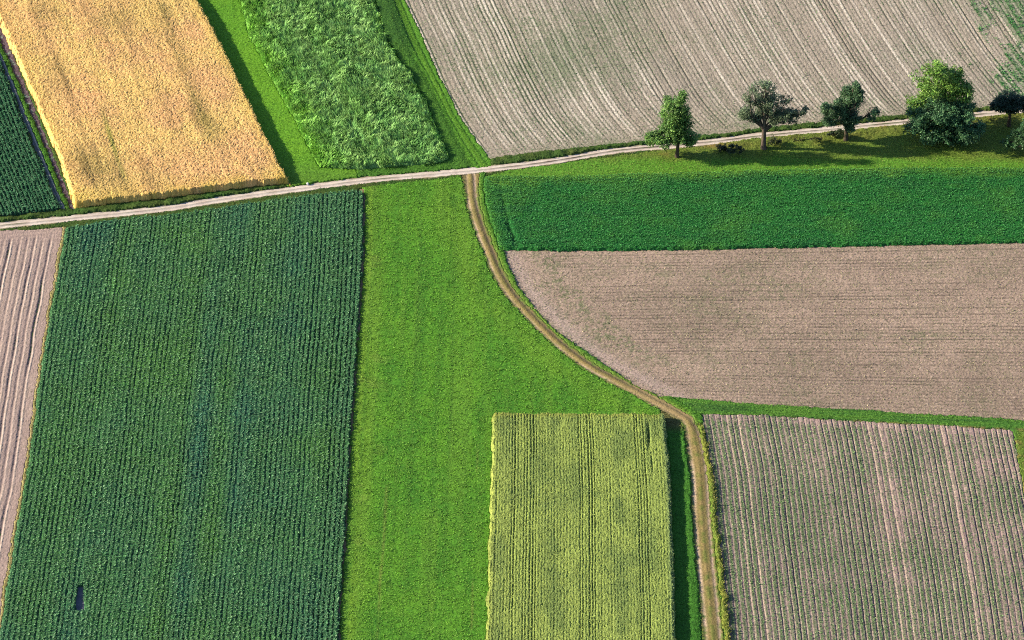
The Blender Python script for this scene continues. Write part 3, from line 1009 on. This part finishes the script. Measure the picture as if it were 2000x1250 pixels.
def trackf(X, Y):
    lat, al = lateral(TRACK, X, Y)
    px, py = PXY(X, Y)
    top, bot = sm(430, 370, py), sm(820, 880, py)
    half = .62 + .34 * bot
    r1 = np.exp(-((lat - half) / .26) ** 2)
    r2 = np.exp(-((lat + half) / .24) ** 2)
    n1 = fbm(X, Y, 1.3, 1)
    z = .05 - .05 * (r1 + r2) + .05 * np.exp(-(lat / .3) ** 2) + .012 * fbm(X, Y, .4, 2) + .01 * wn(len(X))
    c = mix(C(170, 146, 92), C(146, 134, 78), .5 + .5 * n1)
    c = mix(c, C(232, 200, 168), r1 * (.45 + .55 * sm(-.3, .5, vn(al, al, 5, 3))) * (.55 + .45 * np.maximum(bot, .3)))
    c = mix(c, mix(C(206, 176, 154), C(116, 100, 82), 1 - np.maximum(top, bot)), r2 * .85)
    c = mix(c, C(112, 136, 54), .55 * np.exp(-(lat / .34) ** 2) * bot * sm(-.4, .4, n1))
    c = mix(c, C(84, 84, 56), .5 * sm(.9, 1.1, lat) * (1 - bot))  # dark rim on one side: edge shadow painted into the colour
    c = mix(c, C(110, 140, 58), .85 * sm(.6, 1.1, np.abs(lat) / (1 + .5 * bot) + .3 * fbm(X, Y, .9, 6)) * sm(350, 375, py))
    c = mix(c, C(146, 140, 74), .5 * sm(.2, 1.2, fbm(X, Y, .7, 4)))
    c = mix(c, C(178, 152, 108), .7 * sm(735, 775, py) * sm(830, 812, py))
    return z, speck(c, .2)


M = Mesh()
sheet(M, [TRACKR], trackf, .09, .12)
tag(M.build("dirt_track", M_SOIL), "tan dirt track curving down from the gravel road between meadow and brown field", "track", kind="structure")

# the land all around, one sheet to the horizon
M = Mesh()
gs = np.array([-4000, -1200, -400, -180, -104, -52, 0, 52, 104, 180, 400, 1200, 4000], float)
X, Y = np.meshgrid(gs, gs, indexing="ij")
nn = len(gs)
idx = np.arange(nn * nn).reshape(nn, nn)
M.add(np.stack([X.ravel(), Y.ravel(), np.full(nn * nn, -.08)], 1),
      np.stack([idx[:-1, :-1].ravel(), idx[1:, :-1].ravel(), idx[1:, 1:].ravel(), idx[:-1, 1:].ravel()], 1), C(92, 128, 60)[None].repeat(nn * nn, 0))
tag(M.build("ground", M_GRASS), kind="structure")


# ------------------------------------------------------------------ trees
def tube(M, pts, rad, col, sides=8):
    pts, rad = np.asarray(pts, float), np.asarray(rad, float)
    t = np.gradient(pts, axis=0)
    t /= np.linalg.norm(t, axis=1)[:, None] + 1e-9
    ref = np.array([0.31, 0.95, 0.02])
    a = np.cross(t, ref)
    a /= np.linalg.norm(a, axis=1)[:, None] + 1e-9
    b = np.cross(t, a)
    th = np.linspace(0, 2 * np.pi, sides, endpoint=False)
    ring = pts[:, None] + rad[:, None, None] * (np.cos(th)[None, :, None] * a[:, None] + np.sin(th)[None, :, None] * b[:, None])
    n = len(pts)
    i = np.arange(n * sides).reshape(n, sides)
    f = np.stack([i[:-1], np.roll(i, -1, 1)[:-1], np.roll(i, -1, 1)[1:], i[1:]], -1).reshape(-1, 4)
    M.add(ring.reshape(-1, 3), f, (col[None] * (1 + .2 * rng.standard_normal((n * sides, 1)))).clip(.005, 1))


def limb(M, a, b, r0, r1, col, bend=.25, n=9, sag=0.0):
    a, b = np.asarray(a, float), np.asarray(b, float)
    t = np.linspace(0, 1, n)[:, None]
    L = np.linalg.norm(b - a)
    p = a + (b - a) * t
    k1, k2 = rng.standard_normal(3) * L * bend * .35, rng.standard_normal(3) * L * bend * .15
    p = p + np.sin(np.pi * t) * k1 + np.sin(2.6 * np.pi * t) * k2 * np.sin(np.pi * t)
    p[:, 2] += sag * L * np.sin(np.pi * t[:, 0])
    tube(M, p, r0 + (r1 - r0) * t[:, 0] ** .8, col, 7)
    return p


def make_tree(name, label, cat, base, lobes, col, tip, trunk_r, fork, nleaf, lsize, bark=C(92, 80, 66), group=None, hang=0.0, bare=0, clump=.55, low=False):
    bx, by = G(*base)
    s = F / ((by - CAM[1]) * CD + CAM[2] * SD)
    root = bpy.data.objects.new(name, None)
    root.empty_display_size = .5
    COL.objects.link(root)
    root.location = (bx, by, 0)
    tag(root, label, cat, group)
    T, Cn = Mesh(), Mesh()
    E = []
    for q in lobes:
        px, py, rx, ry = q[:4]
        dens = q[4] if len(q) > 4 else 1.0
        yo = (q[5] if len(q) > 5 else rng.uniform(-.8, .8))
        x = (px - base[0]) / s
        z = ((base[1] - py) / s - yo * SD) / CD
        ex, ey = rx / s, rx / s * .85
        ap = ry / s
        ey = min(rx / s * 1.1, ap / SD * .95)
        ez = math.sqrt(max(ap ** 2 - (ey * SD) ** 2, (ap * .45) ** 2)) / CD
        E.append((np.array([x, yo, max(z, ez * .6)]), np.array([ex, ey, ez]), dens))
    H = max(e[0][2] for e in E)
    fz = fork
    lean = rng.uniform(-.15, .15)
    if not low:
        tp = np.array([[0, 0, -.25], [0, 0, .0], [lean * .2, 0, fz * .3], [lean * .6, .03, fz * .65], [lean, .05, fz], [lean * 1.4 + E[0][0][0] * .3, .1, fz + (H - fz) * .45], [E[0][0][0] * .8, .1, H]])
        tr = trunk_r * np.array([1.7, 1.35, 1.05, .95, .9, .55, .12])
        tube(T, tp, tr, bark, 10)
    ftop = np.array([lean, .05, fz])
    for c, e, d in E:
        start = ftop + np.array([0, 0, rng.uniform(0, .35) * (c[2] - fz) if c[2] > fz else 0]) if not low else np.array([rng.uniform(-.4, .4), rng.uniform(-.3, .3), -.1])
        p = limb(T, start, c, trunk_r * rng.uniform(.38, .55), trunk_r * .1, bark, .22, 9, .06)
        for k in range(3 + bare):
            j = rng.integers(3, 9)
            dr = rng.standard_normal(3)
            dr /= np.linalg.norm(dr)
            limb(T, p[j], c + dr * e * rng.uniform(.6, 1.02), trunk_r * rng.uniform(.13, .22), .015, bark, .3, 6)
    vol = np.array([e[0] * e[1] * e[2] for _, e, _ in E]) ** .72 * np.array([d for *_, d in E])
    for (c, e, d), share in zip(E, vol / vol.sum()):
        nl = int(nleaf * share)
        nc = max(6, int(nl / 34))
        ns = int(np.clip(round(5 * float(np.prod(e)) ** .4), 6, 14))   # boughs: smaller masses of leaves over the lobe
        sd_ = rng.standard_normal((ns, 3))
        sd_ /= np.linalg.norm(sd_, axis=1)[:, None]
        bc = c + sd_ * e * rng.uniform(.45, .72, (ns, 1))
        br = e * rng.uniform(.42, .64, (ns, 1))
        bt = rng.uniform(.8, 1.2, ns)
        wb = rng.integers(0, ns, nc)
        dr = rng.standard_normal((nc, 3))
        dr /= np.linalg.norm(dr, axis=1)[:, None]
        rad = rng.uniform(.35, 1.0, (nc, 1)) ** .5 * rng.uniform(.85, 1.15, (nc, 1))
        cc = bc[wb] + dr * rad * br[wb]
        cc[:, 2] = np.maximum(cc[:, 2], .25)
        tone = rng.uniform(.72, 1.28, nc) * bt[wb]
        w = rng.integers(0, nc, nl)
        P = cc[w] + rng.standard_normal((nl, 3)) * clump * np.array([.45, .45, .38]) * min(1.0, e.min() / 1.1)
        P[:, 2] = np.maximum(P[:, 2], .08)
        if hang:
            P[:, 2] -= hang * rng.random(nl) ** 2
        cl = mix(col, tip, rng.random(nl) ** 2) * (tone[w] * (1 + .16 * rng.standard_normal(nl)))[:, None].clip(.4, 1.7)
        ls = rng.uniform(lsize * .7, lsize * 1.3, nl)
        leaves(Cn, P, ls, ls * .62, rng.uniform(0, 6.28, nl), rng.uniform(-1.1, .9, nl), cl, .1)
    T.build("trunk", M_BARK, root, smooth=True)
    Cn.build("crown", M_LEAF, root)
    return root


ROWG = "trees along the grass bank by the road"
make_tree("pear_tree", "slender mid green tree, broad skirt and narrow top, standing alone at the row's near end", "tree", (1322, 307),
          [(1325, 194, 14, 14), (1315, 211, 25, 22), (1312, 236, 29, 24), (1331, 238, 19, 24), (1288, 268, 29, 18), (1302, 270, 28, 16), (1338, 269, 24, 18), (1322, 250, 24, 22), (1312, 264, 28, 20), (1270, 273, 14, 12), (1346, 272, 13, 12), (1300, 286, 9, 7, .5)],
          C(92, 144, 62), C(160, 198, 96), .30, 2.6, 24000, .30, group=ROWG)
make_tree("old_apple_tree", "thin grey green tree with bare twigs and pale forked trunk, lopsided to one side", "tree", (1491, 291),
          [(1491, 196, 22, 18, .5), (1460, 224, 17, 15, .9), (1451, 228, 10, 9, .8), (1492, 174, 20, 15, .4), (1457, 190, 11, 14, .28), (1514, 226, 17, 17, .9), (1538, 221, 25, 14, 1.2), (1565, 219, 10, 8, 1.0), (1530, 199, 15, 10, .45), (1480, 226, 16, 14, .6), (1538, 238, 20, 6, .5), (1476, 212, 22, 14, .3), (1506, 208, 22, 14, .3), (1470, 178, 16, 16, .18), (1505, 186, 14, 14, .2)],
          C(108, 132, 94), C(162, 178, 130), .42, 3.0, 17000, .26, bark=C(112, 98, 84), group=ROWG, bare=5, hang=.5)
make_tree("plum_tree", "small dark green tree with ragged side boughs reaching out over the road", "tree", (1652, 275),
          [(1664, 172, 10, 9), (1657, 185, 18, 15), (1653, 203, 24, 15), (1671, 194, 10, 16), (1640, 212, 16, 14), (1661, 224, 26, 17), (1664, 245, 14, 13), (1620, 221, 18, 18), (1609, 208, 10, 6, .8), (1615, 237, 12, 9, .8), (1706, 216, 8, 9, .7), (1699, 229, 10, 7, .7)],
          C(78, 120, 74), C(134, 166, 110), .36, 2.3, 24000, .28, group=ROWG, hang=.5)
make_tree("bright_lime_tree", "tall bright yellow green tree rising behind the big dark bush", "tree", (1850, 256),
          [(1820, 140, 27, 20), (1812, 168, 35, 26), (1800, 196, 32, 24), (1862, 154, 18, 16), (1868, 178, 30, 25), (1845, 165, 30, 28), (1872, 205, 26, 26), (1830, 208, 40, 26), (1795, 222, 22, 20)],
          C(116, 172, 64), C(180, 212, 96), .42, 2.0, 26000, .32, group=ROWG)
make_tree("elder_bush", "huge round dark bush hugging the ground in front of the bright tree", "bush", (1848, 279),
          [(1842, 218, 44, 26), (1802, 224, 32, 24), (1880, 224, 34, 24), (1838, 250, 54, 30), (1886, 250, 32, 24), (1790, 246, 24, 18), (1820, 268, 30, 18), (1862, 268, 34, 16), (1908, 252, 12, 14)],
          C(64, 116, 72), C(126, 170, 108), .30, 1.2, 32000, .30, low=True)
make_tree("hawthorn_tree", "small round dark tree on a thin trunk right of the huge bush", "tree", (1970, 247),
          [(1969, 196, 30, 18), (1950, 204, 18, 15), (1988, 204, 20, 16), (1966, 212, 28, 13), (1938, 206, 9, 9), (2003, 205, 12, 12)],
          C(40, 72, 54), C(70, 104, 76), .28, 2.6, 13000, .28, group=ROWG)
make_tree("walnut_tree", "pale grey green leafy bough cut by the frame below the small round tree", "tree", (2016, 303),
          [(2020, 238, 30, 22), (1999, 252, 13, 16), (1988, 268, 16, 14), (1966, 277, 11, 10), (2006, 272, 24, 20), (1980, 288, 8, 7), (2030, 265, 30, 28), (2024, 210, 20, 16)],
          C(62, 108, 60), C(116, 154, 92), .34, 2.4, 14000, .29, group=ROWG)
SHG = "low shrubs on the bank"
make_tree("bramble_shrub", "low wide dark bramble clump on dry grass between the slender and thin trees", "shrub", (1420, 297),
          [(1412, 288, 13, 8), (1430, 290, 14, 8), (1446, 292, 10, 6)], C(44, 66, 40), C(80, 92, 52), .12, .6, 2200, .22, low=True, group=SHG)
make_tree("sucker_shrub", "thin olive shrub at the foot of the bare twigged tree", "shrub", (1512, 287),
          [(1511, 274, 11, 11, 1.0, 0.0), (1520, 279, 8, 7)], C(84, 98, 48), C(140, 140, 76), .10, .6, 1000, .2, low=True, group=SHG)
make_tree("elder_shrub", "small dark shrub between the ragged dark tree and the gravel road", "shrub", (1636, 267),
          [(1630, 260, 11, 7), (1642, 259, 10, 8), (1622, 263, 8, 5)], C(52, 74, 42), C(96, 108, 58), .10, .6, 1400, .22, low=True, group=SHG)
make_tree("weed_shrub", "straggly olive weed clump on the bank between two dark fruit trees", "shrub", (1585, 276),
          [(1560, 271, 14, 5, .7), (1588, 270, 12, 6, .8), (1606, 270, 10, 5, .6)], C(96, 104, 48), C(146, 140, 70), .08, .5, 900, .18, low=True, group=SHG)

# small white marker by the road
bx, by = G(601, 361)
M = Mesh()
pr = [(-.1, .20), (.0, .19), (.28, .165), (.38, .13), (.43, .05)]
vs = np.array([[x * r * sx, y * r, z] for z, r in pr for sx, x, y in ((1, -1, -1), (1, 1, -1), (1, 1, 1), (1, -1, 1))])
fs = [[4 * k + a, 4 * k + (a + 1) % 4, 4 * k + 4 + (a + 1) % 4, 4 * k + 4 + a] for k in range(len(pr) - 1) for a in range(4)] + [[16, 17, 18, 19]]
M.add(vs, fs, C(245, 245, 240)[None].repeat(len(vs), 0))
o = M.build("boundary_stone", M_STONE)
o.location = (bx, by, 0)
o.rotation_euler = (0, .05, .4)
tag(o, "tiny white marker stone on the grass beside the gravel road", "marker stone")

# ------------------------------------------------------------------ light, sky, camera
ELEV = math.radians(22.0)
AZ = math.radians(177.5)          # direction to the sun, measured from +x towards +y
to_sun = np.array([math.cos(AZ) * math.cos(ELEV), math.sin(AZ) * math.cos(ELEV), math.sin(ELEV)])
sd = bpy.data.lights.new("sun", "SUN")
sd.energy = 5.0
sd.angle = math.radians(.5)
sd.color = (1.0, .91, .72)
so = bpy.data.objects.new("sun", sd)
COL.objects.link(so)
from mathutils import Vector
so.rotation_euler = Vector(to_sun).to_track_quat("Z", "Y").to_euler()

w = bpy.data.worlds.new("World")
scene.world = w
w.use_nodes = True
nt = w.node_tree
bg = nt.nodes["Background"]
sky = nt.nodes.new("ShaderNodeTexSky")
sky.sky_type = "NISHITA"
sky.sun_disc = False
sky.sun_elevation = ELEV
sky.sun_rotation = math.pi / 2 - AZ
sky.altitude = 400
nt.links.new(sky.outputs["Color"], bg.inputs["Color"])
bg.inputs["Strength"].default_value = .085
sky.ozone_density = 2.5

cd = bpy.data.cameras.new("camera")
cd.sensor_width = 36.0
cd.lens = F / 2000 * 36.0
cd.clip_start = 1.0
cd.clip_end = 12000
co = bpy.data.objects.new("camera", cd)
COL.objects.link(co)
co.location = CAM
co.rotation_euler = (math.pi / 2 - DEC, 0, 0)
scene.camera = co

vs_ = scene.view_settings
vs_.view_transform = "Standard"
vs_.look = "None"
vs_.gamma = 1.0
vs_.exposure = 1.55
scene.render.film_transparent = False
scene.cycles.max_bounces = 5
scene.cycles.use_denoising = False
scene.cycles.pixel_filter_type = "BLACKMAN_HARRIS"
scene.cycles.filter_width = 1.05
